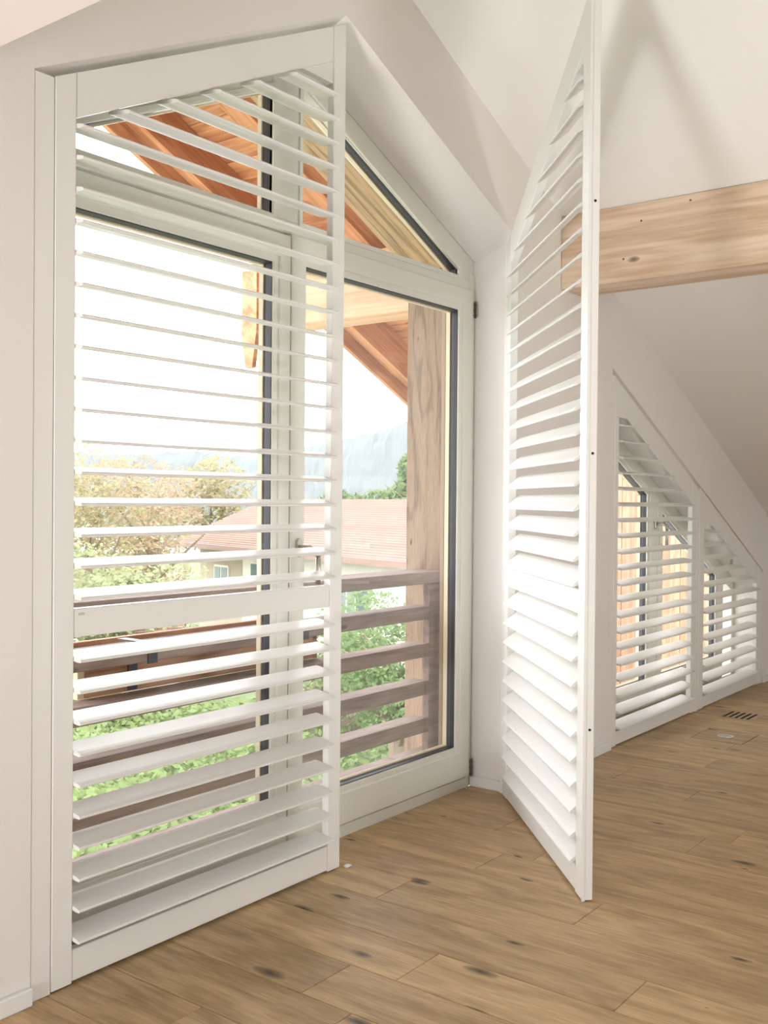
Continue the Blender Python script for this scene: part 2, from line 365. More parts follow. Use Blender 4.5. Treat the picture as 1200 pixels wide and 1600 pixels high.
# baseboards (40 mm)
tag(box('baseboard_left', (XL, -.016, 0), (1.386, -.0005, .042), BASE, bev=.003), kind='structure')
tag(box('baseboard_middle', (3.595, -.016, 0), (4.500, -.0005, .042), BASE, bev=.003), kind='structure')
tag(box('baseboard_right', (6.842, -.016, 0), (XR, -.0005, .042), BASE, bev=.003), kind='structure')
tag(box('baseboard_reveal', (3.567, .036, 0), (3.5825, .186, .042), BASE, bev=.003), kind='structure')

# purlins under the roof slopes
bm = bmesh.new(); prism_xz(bm, [(-.10, -.157), (.10, -.157), (.10, zc(4.17)-2.245), (-.10, zc(3.97)-2.245)], -3.2995, 3.2995); bevel_all(bm, .003)
p = tag(link('roof_purlin', to_me(bm), SPRUCE, None, (4.07, (YB-.001)/2, 2.243)),
    'pale whitewashed spruce purlin under the sloping ceiling at right', 'beam', 'purlins under the sloping ceiling')
for yy, zz in ((-.567, 2.372), (-.362, 2.323), (-.286, 2.177)):
    bm = bmesh.new(); cyl(bm, (3.9697, yy, zz), (3.9707, yy, zz), .0055, 4); k_ = link('knot_mark', to_me(bm), mat('knot_brown', (.16, .10, .06), .7), p, -Vector(p.location))
p2_ = tag(box('roof_purlin', (.95, YB, 2.086), (1.193, -.001, zc(.95)-.002), SPRUCE_FLAT, bev=.004),
    'pinkish white glazed purlin in the upper left corner', 'beam', 'purlins under the sloping ceiling')

# ================================================================== WINDOW 1
Y0 = .190          # face of the fixed frame
def win_light(parent, outline, y, bead=.018, depth=.044, name='glass_pane', mesh_screen=False):
    """black spacer ring, glass and cladding strip inside one glazed opening"""
    b1 = ring('glazing_bead', outline, inset(outline, .004), y, y+.010, FRAME, parent)
    sp = ring('glazing_gasket', inset(outline, -.004), inset(outline, .0035), y+.010, y+.010+depth, BLACK, parent)
    o = ring('outer_strip', inset(outline, -.004), inset(outline, .008), y+.010+depth, y+.085, CREAM, parent)
    bm = bmesh.new(); pts = inset(outline, .002)
    bm.faces.new([bm.verts.new((px, y+.014, pz)) for px, pz in pts]); g = link(name, to_me(bm), GLASS, parent)
    return g
win = tag(empty('window_1', (2.487, .2, 0)), kind='structure')
def W(o):                                     # world-space parts under the window empty
    o.location = Vector(o.location)-Vector((2.487, .2, 0)); return o
def under(parent_empty, fn, *a, **k):
    o = fn(*a, **k); o.parent = parent_empty; o.location = Vector(o.location)-Vector(parent_empty.location); return o

def reparent(objs, e):
    for o in objs:
        o.parent = e; o.location = Vector(o.location)-Vector(e.location)

fr = []
outer = [(1.388, .0), (1.388, 2.084), (2.508, 2.625), (3.583, 2.152), (3.583, 0)]
# fixed frame: jambs, threshold, two sloping heads, transom, mullion
fr.append(box('frame_jamb', (1.388, Y0, 0), (1.450, .252, 2.06), FRAME, bev=.002))
fr.append(box('frame_jamb', (3.545, Y0, 0), (3.5825, .252, 2.10), FRAME, bev=.002))
fr.append(box('threshold', (1.450, Y0-.002, -.12), (3.545, .252, .040), FRAME, bev=.002))
fr.append(prism('sloping_head', [(3.5825, 2.0), (3.5825, 2.151), (2.4465, 2.652), (2.4465, 2.560), (3.456, 2.104), (3.456, 2.0)], Y0+.004, .252, FRAME, bev=.0015))
fr.append(prism('sloping_head', [(1.388, 2.03), (1.388, 2.083), (2.4465, 2.596), (2.4465, 2.50), (1.52, 2.085), (1.52, 2.03)], Y0+.004, .252, FRAME, bev=.0015))
fr.append(box('transom', (1.450, Y0, 2.032), (3.545, .252, 2.072), FRAME, bev=.002))
fr.append(box('mullion', (2.377, Y0+.001, 2.072), (2.516, .252, 2.56), FRAME, bev=.002))
tl_r = [(2.516, 2.078), (3.456, 2.078), (3.456, 2.104), (2.516, 2.533)]
tl_l = [(1.52, 2.078), (2.377, 2.078), (2.377, 2.476), (1.52, 2.085)]
# raised bead lines round the top lights
fr.append(ring('glazing_bead', [(2.500, 2.062), (3.476, 2.062), (3.476, 2.116), (2.500, 2.56)], tl_r, Y0-.006, Y0+.012, FRAME, bev=.0012))
fr.append(ring('glazing_bead', [(1.50, 2.062), (2.393, 2.062), (2.393, 2.50), (1.50, 2.094)], tl_l, Y0-.006, Y0+.012, FRAME, bev=.0012))
for tl in (tl_r, tl_l):
    fr.append(ring('glazing_gasket', inset(tl, -.003), inset(tl, .003), Y0+.010, Y0+.042, BLACK))
    fr.append(ring('outer_strip', inset(tl, -.003), inset(tl, .009), Y0+.042, Y0+.058, CREAM))
    bm = bmesh.new(); bm.faces.new([bm.verts.new((px, Y0+.016, pz)) for px, pz in inset(tl, .002)]); fr.append(link('glass_pane', to_me(bm), GLASS))
reparent(fr, win)

def sash(parent, outl, glass, y, loc_name='sash'):
    """opening casement: rails and stiles as one welded frame, bead, spacer, pane"""
    s = ring(loc_name, outl, inset_like(glass, .022), y, y+.062, FRAME, None, bev=.003)
    s.parent = parent; s.location = Vector(s.location)-Vector(parent.location)
    kids = []
    g2 = inset_like(glass, .020)
    kids.append(ring('glazing_bead', inset_like(glass, .024), glass, y+.006, y+.016, FRAME, None, bev=.002))
    kids.append(ring('glazing_gasket', inset(glass, -.003), inset(glass, .003), y+.014, y+.046, BLACK))
    kids.append(ring('outer_strip', inset(glass, -.003), inset(glass, .008), y+.046, y+.064, CREAM))
    bm = bmesh.new(); bm.faces.new([bm.verts.new((px, y+.022, pz)) for px, pz in inset(glass, .002)]); kids.append(link('glass_pane', to_me(bm), GLASS))
    for o in kids: o.parent = s
    return s
def inset_like(poly, d): return inset(poly, -d)

g_r = [(2.535, .178), (3.458, .178), (3.458, 1.940), (2.535, 1.940)]
g_l = [(1.530, .178), (2.382, .178), (2.382, 1.928), (1.530, 1.928)]
s_r = sash(win, [(2.4595, .046), (3.552, .046), (3.552, 2.030), (2.4595, 2.030)], g_r, Y0-.012)
s_l = sash(win, [(1.442, .046), (2.4565, .046), (2.4565, 2.022), (1.442, 2.022)], g_l, Y0-.010)

def handle(parent, x, y, z, off=Vector((0, 0, 0)), side=1):
    """lever handle on an oval rose, lever turned down"""
    h = []
    bm = bmesh.new()
    ring_pts = []
    for i in range(20):
        t = 2*math.pi*i/20; ring_pts.append((x+.014*math.cos(t), z+(.017 if math.sin(t) > 0 else -.017)+.014*math.sin(t)))
    prism_xz(bm, ring_pts, y-.010, y); bevel_all(bm, .002)
    r = link('handle', to_me(bm, 'handle', False), STEEL); r.parent = parent; r.location = off
    bm = bmesh.new(); cyl(bm, (x, y-.008, z), (x, y-.048, z), .009, 14)
    bmesh.ops.create_uvsphere(bm, u_segments=14, v_segments=8, radius=.0105, matrix=Matrix.Translation((x, y-.048, z)))
    pts = [(x, y-.048, z), (x+side*.030, y-.054, z-.008), (x+side*.040, y-.054, z-.03), (x+side*.040, y-.054, z-.118)]
    for a, b in zip(pts[:-1], pts[1:]): cyl(bm, a, b, .0085, 12)
    bmesh.ops.create_uvsphere(bm, u_segments=12, v_segments=6, radius=.0085, matrix=Matrix.Translation(pts[1]))
    bmesh.ops.create_uvsphere(bm, u_segments=12, v_segments=6, radius=.0085, matrix=Matrix.Translation(pts[2]))
    l = link('lever', to_me(bm, 'lever', True), STEEL); l.parent = r
    return r
handle(win, 2.497, Y0-.012, 1.015, -Vector(win.location))
# hinges on the right jamb
for z0, z1, nm in ((1.92, 1.985, 'hinge'), (.045, .115, 'hinge')):
    bm = bmesh.new(); cyl(bm, (3.560, Y0-.016, z0), (3.560, Y0-.016, z1), .005, 10)
    for q in range(3): cyl(bm, (3.560, Y0-.016, z0+(z1-z0)*(q+.5)/3-.002), (3.560, Y0-.016, z0+(z1-z0)*(q+.5)/3+.002), .0068, 10)
    h = link('hinge', to_me(bm), mat('dark_hinge_metal', (.12, .10, .08), .4, metal=1)); h.parent = win; h.location = -Vector(win.location)
# pleated insect screen outside the right casement, in its track
bm = bmesh.new(); bm.faces.new([bm.verts.new(q) for q in ((2.50, .262, .06), (3.50, .262, .06), (3.50, .262, 2.02), (2.50, .262, 2.02))])
sc = link('insect_screen', to_me(bm), MESH); sc.parent = win; sc.location = -Vector(win.location)
t = box('screen_track', (3.462, .2525, .03), (3.50, .268, 2.03), mat('bronze_track', (.35, .25, .15), .5)); reparent([t], win)
t = box('outer_sill', (1.388, .31, -.02), (3.583, .50, .012), mat('pale_outer_sill', (.74, .66, .56), .6), bev=.003); reparent([t], win)

# ================================================================== WINDOW 2 (low, sloping)
win2 = tag(empty('window_2', (5.67, .2, 0)), kind='structure')
def s2(x): return 1.740-.458*(x-4.503)          # soffit height at the window
f2 = []
f2.append(box('frame_jamb', (4.504, Y0, 0), (4.56, .252, 1.70), FRAME, bev=.002))
f2.append(box('frame_jamb', (6.80, Y0, 0), (6.839, .252, .66), FRAME, bev=.002))
f2.append(box('threshold', (4.56, Y0-.002, -.12), (6.80, .252, .045), FRAME, bev=.002))
f2.append(prism('sloping_head', [(4.504, s2(4.504)-.001), (6.839, s2(6.839)-.001), (6.839, s2(6.839)-.09), (4.504, s2(4.504)-.09)], Y0+.002, .252, FRAME, bev=.002))
reparent(f2, win2)
def poly_sash(x0, x1, gx0, gx1, drop, gdrop, zb=.05, gb=.185, cut=.0):
    o = [(x0, zb), (x1, zb), (x1, s2(x1)-drop), (x0, s2(x0)-drop)]
    g = [(gx0, gb), (gx1, gb), (gx1, s2(gx1)-gdrop), (gx0, s2(gx0)-gdrop)]
    return o, g
for i, (x0, x1, a, b) in enumerate(((4.55, 5.500, 4.66, 5.372), (5.506, 6.595, 5.590, 6.472))):
    o, g = poly_sash(x0, x1, a, b, .085, .125)
    sash(win2, o, g, Y0-.012)
handle(win2, 5.462, Y0-.012, 1.055, -Vector(win2.location))
handle(win2, 6.545, Y0-.012, .86, -Vector(win2.location))

# ================================================================== SHUTTERS
def louver_mesh(L, wd=.086, th=.0105):
    """rounded blade along x from 0 to L, lying flat, wide in y"""
    bm = bmesh.new(); h, t = wd/2, th/2
    prof = [(-h, -t*.25), (-h+.0035, -t*.72), (-h+.016, -t), (h-.016, -t), (h-.0035, -t*.72), (h, -t*.25),
            (h, t*.25), (h-.0035, t*.72), (h-.016, t), (-h+.016, t), (-h+.0035, t*.72), (-h, t*.25)]
    A = [bm.verts.new((0, y, z)) for y, z in prof]; B = [bm.verts.new((L, y, z)) for y, z in prof]
    bm.faces.new(A); bm.faces.new(B[::-1]); m_ = len(prof)
    for i in range(m_): bm.faces.new((A[i], A[(i+1)%m_], B[(i+1)%m_], B[i]))
    me = to_me(bm, 'louver')
    return me
lm_cache = {}
def louver(parent, xa, xb, yc, z, tilt, mt=WHITE, wd=.086):
    k = (round(xb-xa, 3), wd)
    if k not in lm_cache: lm_cache[k] = louver_mesh(k[0], wd)
    o = link('louver', lm_cache[k], mt, parent, (xa, yc, z)); o.rotation_euler = (tilt, 0, 0)
    return o

def shutter(root, Wd, rises, h_low, slope, st_l, st_r, rail_b, mid, railw, zs, pitch, nsl, tilt, yc, th=.030, gapz=.0, skip=(), filler=True,
            tilts={}, z0=.004):
    """panel in local x (0..Wd) and z; local y 0 is its face. h_low: top edge at the low side. rises: +1 high at x=Wd, -1 high at x=0"""
    top = (lambda x: h_low+slope*x) if rises > 0 else (lambda x: h_low+slope*(Wd-x))
    kw = dict(bev=.0018); ya = 0; th = th-.002 if th < 0 else .026
    # stiles run through, rails sit between them 1 mm back
    prism('stile', [(0, z0), (st_l, z0), (st_l, top(st_l)), (0, top(0))], ya, th, WHITE, root, **kw)
    prism('stile', [(Wd-st_r, z0), (Wd, z0), (Wd, top(Wd)), (Wd-st_r, top(Wd-st_r))], ya, th, WHITE, root, **kw)
    xa, xb = st_l+.0006, Wd-st_r-.0006
    box('bottom_rail', (xa, ya+(.0012 if th > 0 else -.0012), z0+.005), (xb, th-(.001 if th > 0 else -.001), rail_b), WHITE, root, bev=.0018)
    if mid: box('middle_rail', (xa, ya+(.0012 if th > 0 else -.0012), mid[0]), (xb, th-(.001 if th > 0 else -.001), mid[1]), WHITE, root, bev=.0018)
    prism('sloping_rail', [(xa, top(xa)-railw), (xb, top(xb)-railw), (xb, top(xb)), (xa, top(xa))], ya+(.0012 if th > 0 else -.0012), th-(.001 if th > 0 else -.001), WHITE, root, **kw)
    zin = lambda x: top(x)-railw
    zlast = None
    for k in range(nsl):
        if k in skip: continue
        z = zs+k*pitch
        a, b = xa, xb
        if z+.006 > zin(a if rises > 0 else b):
            xi = (z+.008-zin(0))/slope if rises > 0 else (z+.008-zin(0))/(-slope)
            if rises > 0: a = xi
            else: b = xi
        if b-a < .03: continue
        louver(root, a, b, yc, z, tilts.get(k, tilt)); zlast = z
    if filler:
        zf = zs+(nsl-1)*pitch+.034
        if rises > 0:
            xi = (zf-zin(0))/slope
            if xb-xi > .02: prism('filler_triangle', [(xi, zf), (xb, zf), (xb, zin(xb))], ya+(.0022 if th > 0 else -.0022), th-(.002 if th > 0 else -.002), WHITE, root, bev=.0012)
        else:
            xi = (zf-zin(0))/(-slope)
            if xi-xa > .02: prism('filler_triangle', [(xa, zf), (xi, zf), (xa, zin(xa))], ya+(.0022 if th > 0 else -.0022), th-(.002 if th > 0 else -.002), WHITE, root, bev=.0012)

DEG = math.pi/180
# closed panel on the left
A = tag(empty('louvered_shutter', (1.4446, 0.0, 0)), 'closed white louvered shutter in the left half of the gable window', 'shutter', 'louvered shutters of the gable wall')
shutter(A, 1.0635, +1, 2.700-.488*1.0635-.026, .488, .058, .058, .085, (.8367, .9052), .108, .1145, .0748, 32, 9.5*DEG, .0155, skip=(10,))
tg = box('magnet_clip', (1.5165-1.4446, -.0012, .889), (1.532-1.4446, .001, .894), STEEL, A)
# open panel, turned 43 degrees into the room; its window side faces the viewer
HX, HY = 3.553, -.016
ang = math.atan2(-.755+.016, 2.758-3.553)      # direction from hinge to free edge
B = tag(empty('louvered_shutter', (HX, HY, 0), ang), 'white louvered shutter swung half open into the room', 'shutter', 'louvered shutters of the gable wall')
shutter(B, 1.085, +1, 2.196, .44, .058, .070, .098, (.838, .912), .118, .117, .0752, 32, 37*DEG, -.015, th=-.030, skip=(10,))
# the rebate lip and the three dark catch holes on the free edge
box('edge_lip', (1.085, -.034, .002), (1.0885, -.024, 2.67), WHITE, B, bev=.0008)
for z in (2.049, 1.314, .505):
    cylo('catch_hole', (1.0845, -.0135, z), (1.0858, -.0135, z), .0042, DARK, B, 14)
# low pair on the right
C1 = tag(empty('louvered_shutter', (4.538, 0, 0)), 'closed white trapezoid shutter left of the low pair', 'shutter', 'louvered shutters of the gable wall')
shutter(C1, 1.094, -1, 1.264, .463, .042, .077, .072, None, .128, .094, .0764, 20, 10*DEG, .0155)
C2 = tag(empty('louvered_shutter', (5.672, 0, 0)), 'smallest white trapezoid shutter at the far right end', 'shutter', 'louvered shutters of the gable wall')
shutter(C2, 1.124, -1, .742, .463, .075, .085, .072, None, .122, .094, .0764, 13, 10*DEG, .0155, tilts={5: -2*DEG})
# the frames the panels hang in
F1 = tag(box('shutter_frame', (1.3885, .001, 0), (1.4436, .034, 2.152), WHITE, bev=.002), 'tall white hinge frame left of the closed shutter', 'frame', 'hinge frames of the shutters')
F2 = tag(box('shutter_frame', (3.556, .002, 0), (3.5825, .034, 2.19), WHITE, bev=.002), 'white hinge frame behind the half open shutter', 'frame', 'hinge frames of the shutters')
F3 = tag(box('shutter_frame', (4.5035, .001, 0), (4.5370, .034, 1.775), WHITE, bev=.002), 'white hinge frame at the tall side of the low shutters', 'frame', 'hinge frames of the shutters')
F4 = tag(box('shutter_frame', (5.634, .001, 0), (5.671, .034, 1.250), WHITE, bev=.002), 'white post between the two low shutters', 'frame', 'hinge frames of the shutters')
F5 = tag(box('shutter_frame', (6.798, .001, 0), (6.8395, .034, .728), WHITE, bev=.002), 'short white hinge frame at the far right end', 'frame', 'hinge frames of the shutters')

# ================================================================== SMALL THINGS ON THE FLOOR
bm = bmesh.new(); add_box(bm, (-.014, -.010, 0), (.014, .010, .010)); bevel_all(bm, .004, 2)
c = tag(link('floor_catch', to_me(bm, 'c', True), CLEAR, None, (2.530, -.015, 0)), 'small clear plastic floor catch at the foot of the closed shutter', 'catch')
fb = empty('floor_outlet', (5.145, -.336, 0))
tag(fb, 'floor outlet with a wooden lid and round steel insert', 'outlet')
ring_m = mat('lid_joint_dark', (.10, .06, .03), .8)
def flat_ring(name, a, b, wv, z, m_, par):
    bm = bmesh.new()
    for q in ((a[0], a[1], b[0], a[1]+wv), (a[0], b[1]-wv, b[0], b[1]), (a[0], a[1]+wv, a[0]+wv, b[1]-wv), (b[0]-wv, a[1]+wv, b[0], b[1]-wv)):
        add_box(bm, (q[0], q[1], 0), (q[2], q[3], z))
    return link(name, to_me(bm), m_, par)
box('lid', (-.132, -.124, 0), (.132, .124, .0007), OAK, fb)
flat_ring('lid_joint', (-.1345, -.1265), (.1345, .1265), .0026, .0009, ring_m, fb)
cylo('steel_insert', (0, 0, .0007), (0, 0, .0022), .041, CHROME, fb, 32)
cylo('steel_cap', (0, 0, .0022), (0, 0, .0032), .030, STEEL, fb, 32)
fv = tag(empty('floor_vent', (5.70, -.236, 0)), 'wooden floor vent with five dark slots', 'vent')
box('vent_plate', (-.135, -.086, 0), (.125, .082, .0008), OAK, fv)
for q in range(5):
    box('slot', (-.085, -.066+q*.032, .0006), (.085, -.050+q*.032, .0012), DARK, fv)

# ================================================================== OUTSIDE: roof overhang, post, railing
def plane_c(c, x): return c-.455*x
ov = tag(empty('roof_overhang', (4.0, 1.0, 2.6)), 'orange larch roof overhang of planks and rafters seen from below', 'roof')
OVL = -Vector(ov.location)
def slope_bar(name, c_bot, height, xa, xb, y0, y1, m_, parent, slope=.455, bev=.002):
    """bar that follows the right-hand roof slope; its own x axis runs along the bar so the grain follows it"""
    ang_ = math.atan(slope); L = (xb-xa)/math.cos(ang_); hh = height*math.cos(ang_)
    bm = bmesh.new(); add_box(bm, (-L/2, -(y1-y0)/2, 0), (L/2, (y1-y0)/2, hh)); bevel_all(bm, bev)
    xm = (xa+xb)/2
    o = link(name, to_me(bm, name), m_, parent, Vector((xm, (y0+y1)/2, plane_c(c_bot, xm)))-(Vector(parent.location) if parent else Vector()))
    o.rotation_euler = (0, ang_, 0)
    return o
XA, XB = 2.47, 6.2
slope_bar('rafter', 4.25, .21, XA, XB, 1.64, 1.715, ORANGE_B, ov)
slope_bar('rafter', 4.25, .21, XA, XB, 1.06, 1.165, ORANGE_B, ov)
slope_bar('fascia_board', 4.163, .34, XA, XB, 1.717, 1.745, ORANGE_B, ov)
# roof boards across the rafters, each one a piece
ang_ = math.atan(.455); bwid = .135; sl_len = (XB-XA)/math.cos(ang_); nb = int(sl_len/bwid)
bm = bmesh.new(); add_box(bm, (-bwid/2+.0015, -.70, 0), (bwid/2-.0015, .70, .022)); bevel_all(bm, .002); bme = to_me(bm, 'roof_board')
for i in range(nb):
    s_ = (i+.5)*bwid; xx = XA+s_*math.cos(ang_)
    o = link('roof_board', bme, ORANGE_X, ov, Vector((xx, 1.05, plane_c(4.462, xx)))+OVL); o.rotation_euler = (0, ang_, 0)
# left side of the little roof and the covering on top
def left_bar(name, c_at_ridge, height, y0, y1, m_):
    bm = bmesh.new(); L = 4.4; add_box(bm, (-L, -(y1-y0)/2, 0), (0, (y1-y0)/2, height*math.cos(ang_))); bevel_all(bm, .002)
    o = link(name, to_me(bm), m_, ov, Vector((2.47, (y0+y1)/2, c_at_ridge-.455*2.47))+OVL); o.rotation_euler = (0, -ang_, 0)
left_bar('rafter', 4.25, .21, 1.64, 1.715, ORANGE_B); left_bar('rafter', 4.25, .21, 1.06, 1.165, ORANGE_B); left_bar('fascia_board', 4.163, .34, 1.717, 1.745, ORANGE_B)
bm = bmesh.new()
prism_xz(bm, [(-1.6, plane_c(4.49, 2.47)-.455*4.07), (2.47, plane_c(4.49, 2.47)), (6.3, plane_c(4.49, 6.3)), (6.3, plane_c(4.60, 6.3)), (2.47, plane_c(4.60, 2.47)), (-1.6, plane_c(4.60, 2.47)-.455*4.07)], -.2, 1.80)
o = link('roof_covering', to_me(bm), mat('roof_cover_red', (.30, .12, .08), .8), ov, OVL)
# purlin carrying the overhang, with its shaped end
pu = box('purlin', (3.97, WT, 2.082), (4.17, 1.86, 2.40), PURLIN_O, bev=.003); reparent([pu], ov)
bm = bmesh.new()
for (a, b_) in (((3.965, 1.80), (4.0, 1.90)),):
    V = [(1.79, 2.40), (1.90, 2.40), (1.90, 2.05), (1.87, 1.88), (1.82, 1.88), (1.79, 2.08)]
    A_ = [bm.verts.new((3.945, y, z)) for y, z in V]; B_ = [bm.verts.new((3.975, y, z)) for y, z in V]
    bm.faces.new(A_); bm.faces.new(B_[::-1])
    for i in range(6): bm.faces.new((A_[i], A_[(i+1)%6], B_[(i+1)%6], B_[i]))
o = link('purlin_end_board', to_me(bm), ORANGE_B, ov, OVL)
o = slope_bar('weathered_rafter', 3.91, .40, 2.47, 5.6, .45, .65, OLD_X, ov); o['label'] = 'weathered grey brown timber beam along the gable'
# board wall that closes the far end of the balcony, seen through the low window
cw = tag(empty('board_wall', (7.0, 1.4, 0)), 'orange vertical board wall outside the low window', 'wall')
rnd = random.Random(8); xx = 6.0
while xx < 10.4:
    bw = rnd.choice((.12, .14, .17)); dd = rnd.uniform(0, .012); ztop_ = plane_c(4.22, xx+bw)
    bb = box('board', (xx+.002, 1.40-dd, -.6), (xx+bw-.002, 1.425-dd, 1.75), LARCH_Z, bev=.002); reparent([bb], cw)
    xx += bw
# timber post
post = tag(box('timber_post', (3.75, .43, -3.2), (3.95, .652, 2.20), OLD_Z, bev=.004), 'weathered knotty timber post outside the right casement', 'post')
# balcony railing
rl = tag(empty('balcony_railing', (2.5, .5, 0)), 'brown timber railing of horizontal rails across the window', 'railing')
R = []
R.append(box('handrail', (.4, .44, .815), (3.749, .60, .866), RAILW, bev=.004))
for zt, zb_ in ((.717, .660), (.556, .498), (.394, .334), (.232, .172)):
    R.append(box('rail', (.4, .45, zb_), (3.655, .545, zt), RAILW, bev=.003))
R.append(box('bottom_rail', (.4, .45, .02), (3.749, .55, .077), RAILW, bev=.003))
R.append(box('stanchion', (3.656, .452, .0), (3.749, .49, .815), RAILW, bev=.003))
R.append(box('stanchion', (1.25, .452, .0), (1.34, .49, .815), RAILW, bev=.003))
reparent(R, rl)
for z in (.615, .45, .285, .125):
    for yy in (.535,):
        bm = bmesh.new(); cyl(bm, (3.7495, yy, z+.01), (3.7475, yy, z+.01), .006, 12); s_ = link('screw', to_me(bm), STEEL, post, -Vector(post.location))
# planter box hung behind the rails
pb = tag(empty('planter_box', (2.5, .65, .6)), 'reddish timber planter box hung behind the railing', 'planter')
Q = [box('side_board', (1.94, .548, .555), (3.0, .575, .70), RAILR, bev=.002), box('side_board', (1.94, .74, .555), (3.0, .765, .70), RAILR, bev=.002),
     box('end_board', (1.915, .548, .555), (1.94, .765, .70), mat('pale_end_grain', (.66, .50, .36), .7), bev=.002),
     box('end_board', (3.0, .548, .555), (3.025, .765, .70), RAILR, bev=.002),
     box('soil', (1.945, .58, .58), (2.995, .735, .67), mat('soil', (.06, .04, .03), .9, noise=.4, nscale=60, bump=1, bscale=80))]
for xq in (2.12, 2.84):
    Q.append(box('bracket', (xq-.018, .444, .655), (xq+.018, .449, .722), BLACKD)); Q.append(box('bracket', (xq-.018, .444, .7175), (xq+.018, .60, .7205), BLACKD))
    Q.append(box('bracket', (xq-.018, .541, .56), (xq+.018, .547, .72), BLACKD))
reparent(Q, pb)

# ================================================================== LANDSCAPE
GZ = -3.2
def grass_mat():
    m = mat('meadow_grass', (.10, .13, .05), .9, noise=.5, nscale=1.5, bump=1, bscale=30); return m
bm = bmesh.new(); bmesh.ops.create_grid(bm, x_segments=40, y_segments=40, size=160)
for v_ in bm.verts:
    d = math.hypot(v_.co.x, v_.co.y); v_.co.z = GZ-.0-.035*max(0, d-20)+.4*math.sin(v_.co.x*.13)*math.cos(v_.co.y*.11) if d > 25 else GZ
    if abs(v_.co.x) < 12 and v_.co.y < 3: v_.co.z = GZ-.3
me = to_me(bm, 'ground', True)
tag(link('ground', me, grass_mat()), 'green meadow below the house', 'ground', kind='structure')

def hills(name, dist, base, amp, m_, seed, label, az0=15, az1=75, slope_=0):
    rnd = random.Random(seed); bm = bmesh.new(); n = 260
    ph = [rnd.uniform(0, 6.28) for _ in range(8)]
    rows = []
    for i in range(n+1):
        az = math.radians(az0+(az1-az0)*i/n)
        h = base+max(-3, (az0+(az1-az0)*i/n-49))*slope_+amp*(math.sin(az*9+ph[0])*.5+math.sin(az*21+ph[1])*.25+math.sin(az*47+ph[2])*.1)
        crest = rnd.uniform(-.03, .05)*amp*2
        dx, dy = math.sin(az), math.cos(az)
        col = []
        for j in range(9):
            t = j/8; d = dist*(1-.35*(1-t)); z = GZ-2+(h+crest*(j == 8)-GZ+2)*(t**.8)
            z += rnd.uniform(-.5, .5)*(.0 if j in (0,) else .8)
            col.append(bm.verts.new((dx*d, -2+dy*d, z)))
        col.append(bm.verts.new((dx*dist*1.25, -2+dy*dist*1.25, GZ-2)))
        rows.append(col)
    for i in range(n):
        for j in range(9): bm.faces.new((rows[i][j], rows[i+1][j], rows[i+1][j+1], rows[i][j+1]))
    return tag(link(name, to_me(bm, name), m_), label, 'hill')
HILL1 = mat('forest_green_far', (.07, .082, .078), .95, noise=.25, nscale=.06)
HILL2 = mat('forest_green_near', (.20, .30, .12), .95, noise=.4, nscale=.1)
hills('wooded_hill', 260, 16.5, 3.2, HILL1, 5, 'hazy wooded hill along the horizon', slope_=1.1)

# haze over the valley: a real thin scattering volume from behind the neighbour's house to the hills
bm = bmesh.new(); add_box(bm, (20, 62, GZ-15), (520, 420, 60))
hm = bpy.data.materials.new('valley_haze'); hm.use_nodes = True; nt = hm.node_tree
for n in list(nt.nodes): nt.nodes.remove(n)
out = nt.nodes.new('ShaderNodeOutputMaterial'); vs = nt.nodes.new('ShaderNodeVolumeScatter'); vs.inputs['Density'].default_value = .00035; vs.inputs['Color'].default_value = (.93, .96, 1, 1)
nt.links.new(vs.outputs[0], out.inputs['Volume'])
tag(link('valley_haze', to_me(bm), hm), 'thin pale haze hanging over the valley', 'haze', kind='stuff')

tag(box('bounce_slab', (-12, WT+.02, GZ-.1), (24, 5.2, GZ+.02), mat('pale_bounce', (.72, .69, .64), .95, noise=.08, nscale=20, bump=1, bscale=60)), 'added unseen pale terrace right below the balcony', 'reflector', kind='structure')  # unseen pale slab added to bounce daylight up under the roof and soffits
# neighbour's house: built in its own frame (u along the eave, v across, z up)
def at_px(px, py, z):
    d = fwd + r2*((px-600)/1600.07) - u2*((py-800)/1600.07); c0 = Vector((0, -2.0677, 1.17)); t_ = (z-c0.z)/d.z; return c0+d*t_
e0 = at_px(273, 846, -.4); e1 = at_px(625, 878, -.4)
udir = (e1-e0); ulen = udir.length; udir.normalize(); vdir = Vector((-udir.y, udir.x, 0))
if vdir.dot(fwd) < 0: vdir = -vdir
house = tag(empty('neighbour_house', (e0.x, e0.y, GZ-2), math.atan2(udir.y, udir.x)), 'cream house with a reddish hipped tile roof beyond the railing', 'house')
sgn = 1 if Vector((-udir.y, udir.x, 0)).dot(vdir) > 0 else -1
EZ = -.4-(GZ-2); DEP = 6.6; HIP = 1.2; RZ = EZ+1.62
HW = mat('cream_render', (.42, .35, .26), .9, noise=.05, nscale=1); HW2 = mat('white_render', (.78, .74, .66), .9)
TILE = mat('terracotta_tiles', (.30, .175, .138), .8, noise=.2, nscale=1.5); SHUT = mat('green_shutter_paint', (.07, .13, .11), .6); WG = mat('dark_window_glass', (.25, .28, .30), .1)
ov_ = .7
bm = bmesh.new(); add_box(bm, (ov_+3.4, sgn*ov_, -2), (ulen-ov_, sgn*(DEP-ov_), EZ)); link('wall', to_me(bm), HW2, house)
bm = bmesh.new(); add_box(bm, (ov_, sgn*ov_, -2), (ov_+3.4, sgn*(DEP-ov_), EZ)); link('wall', to_me(bm), HW, house)
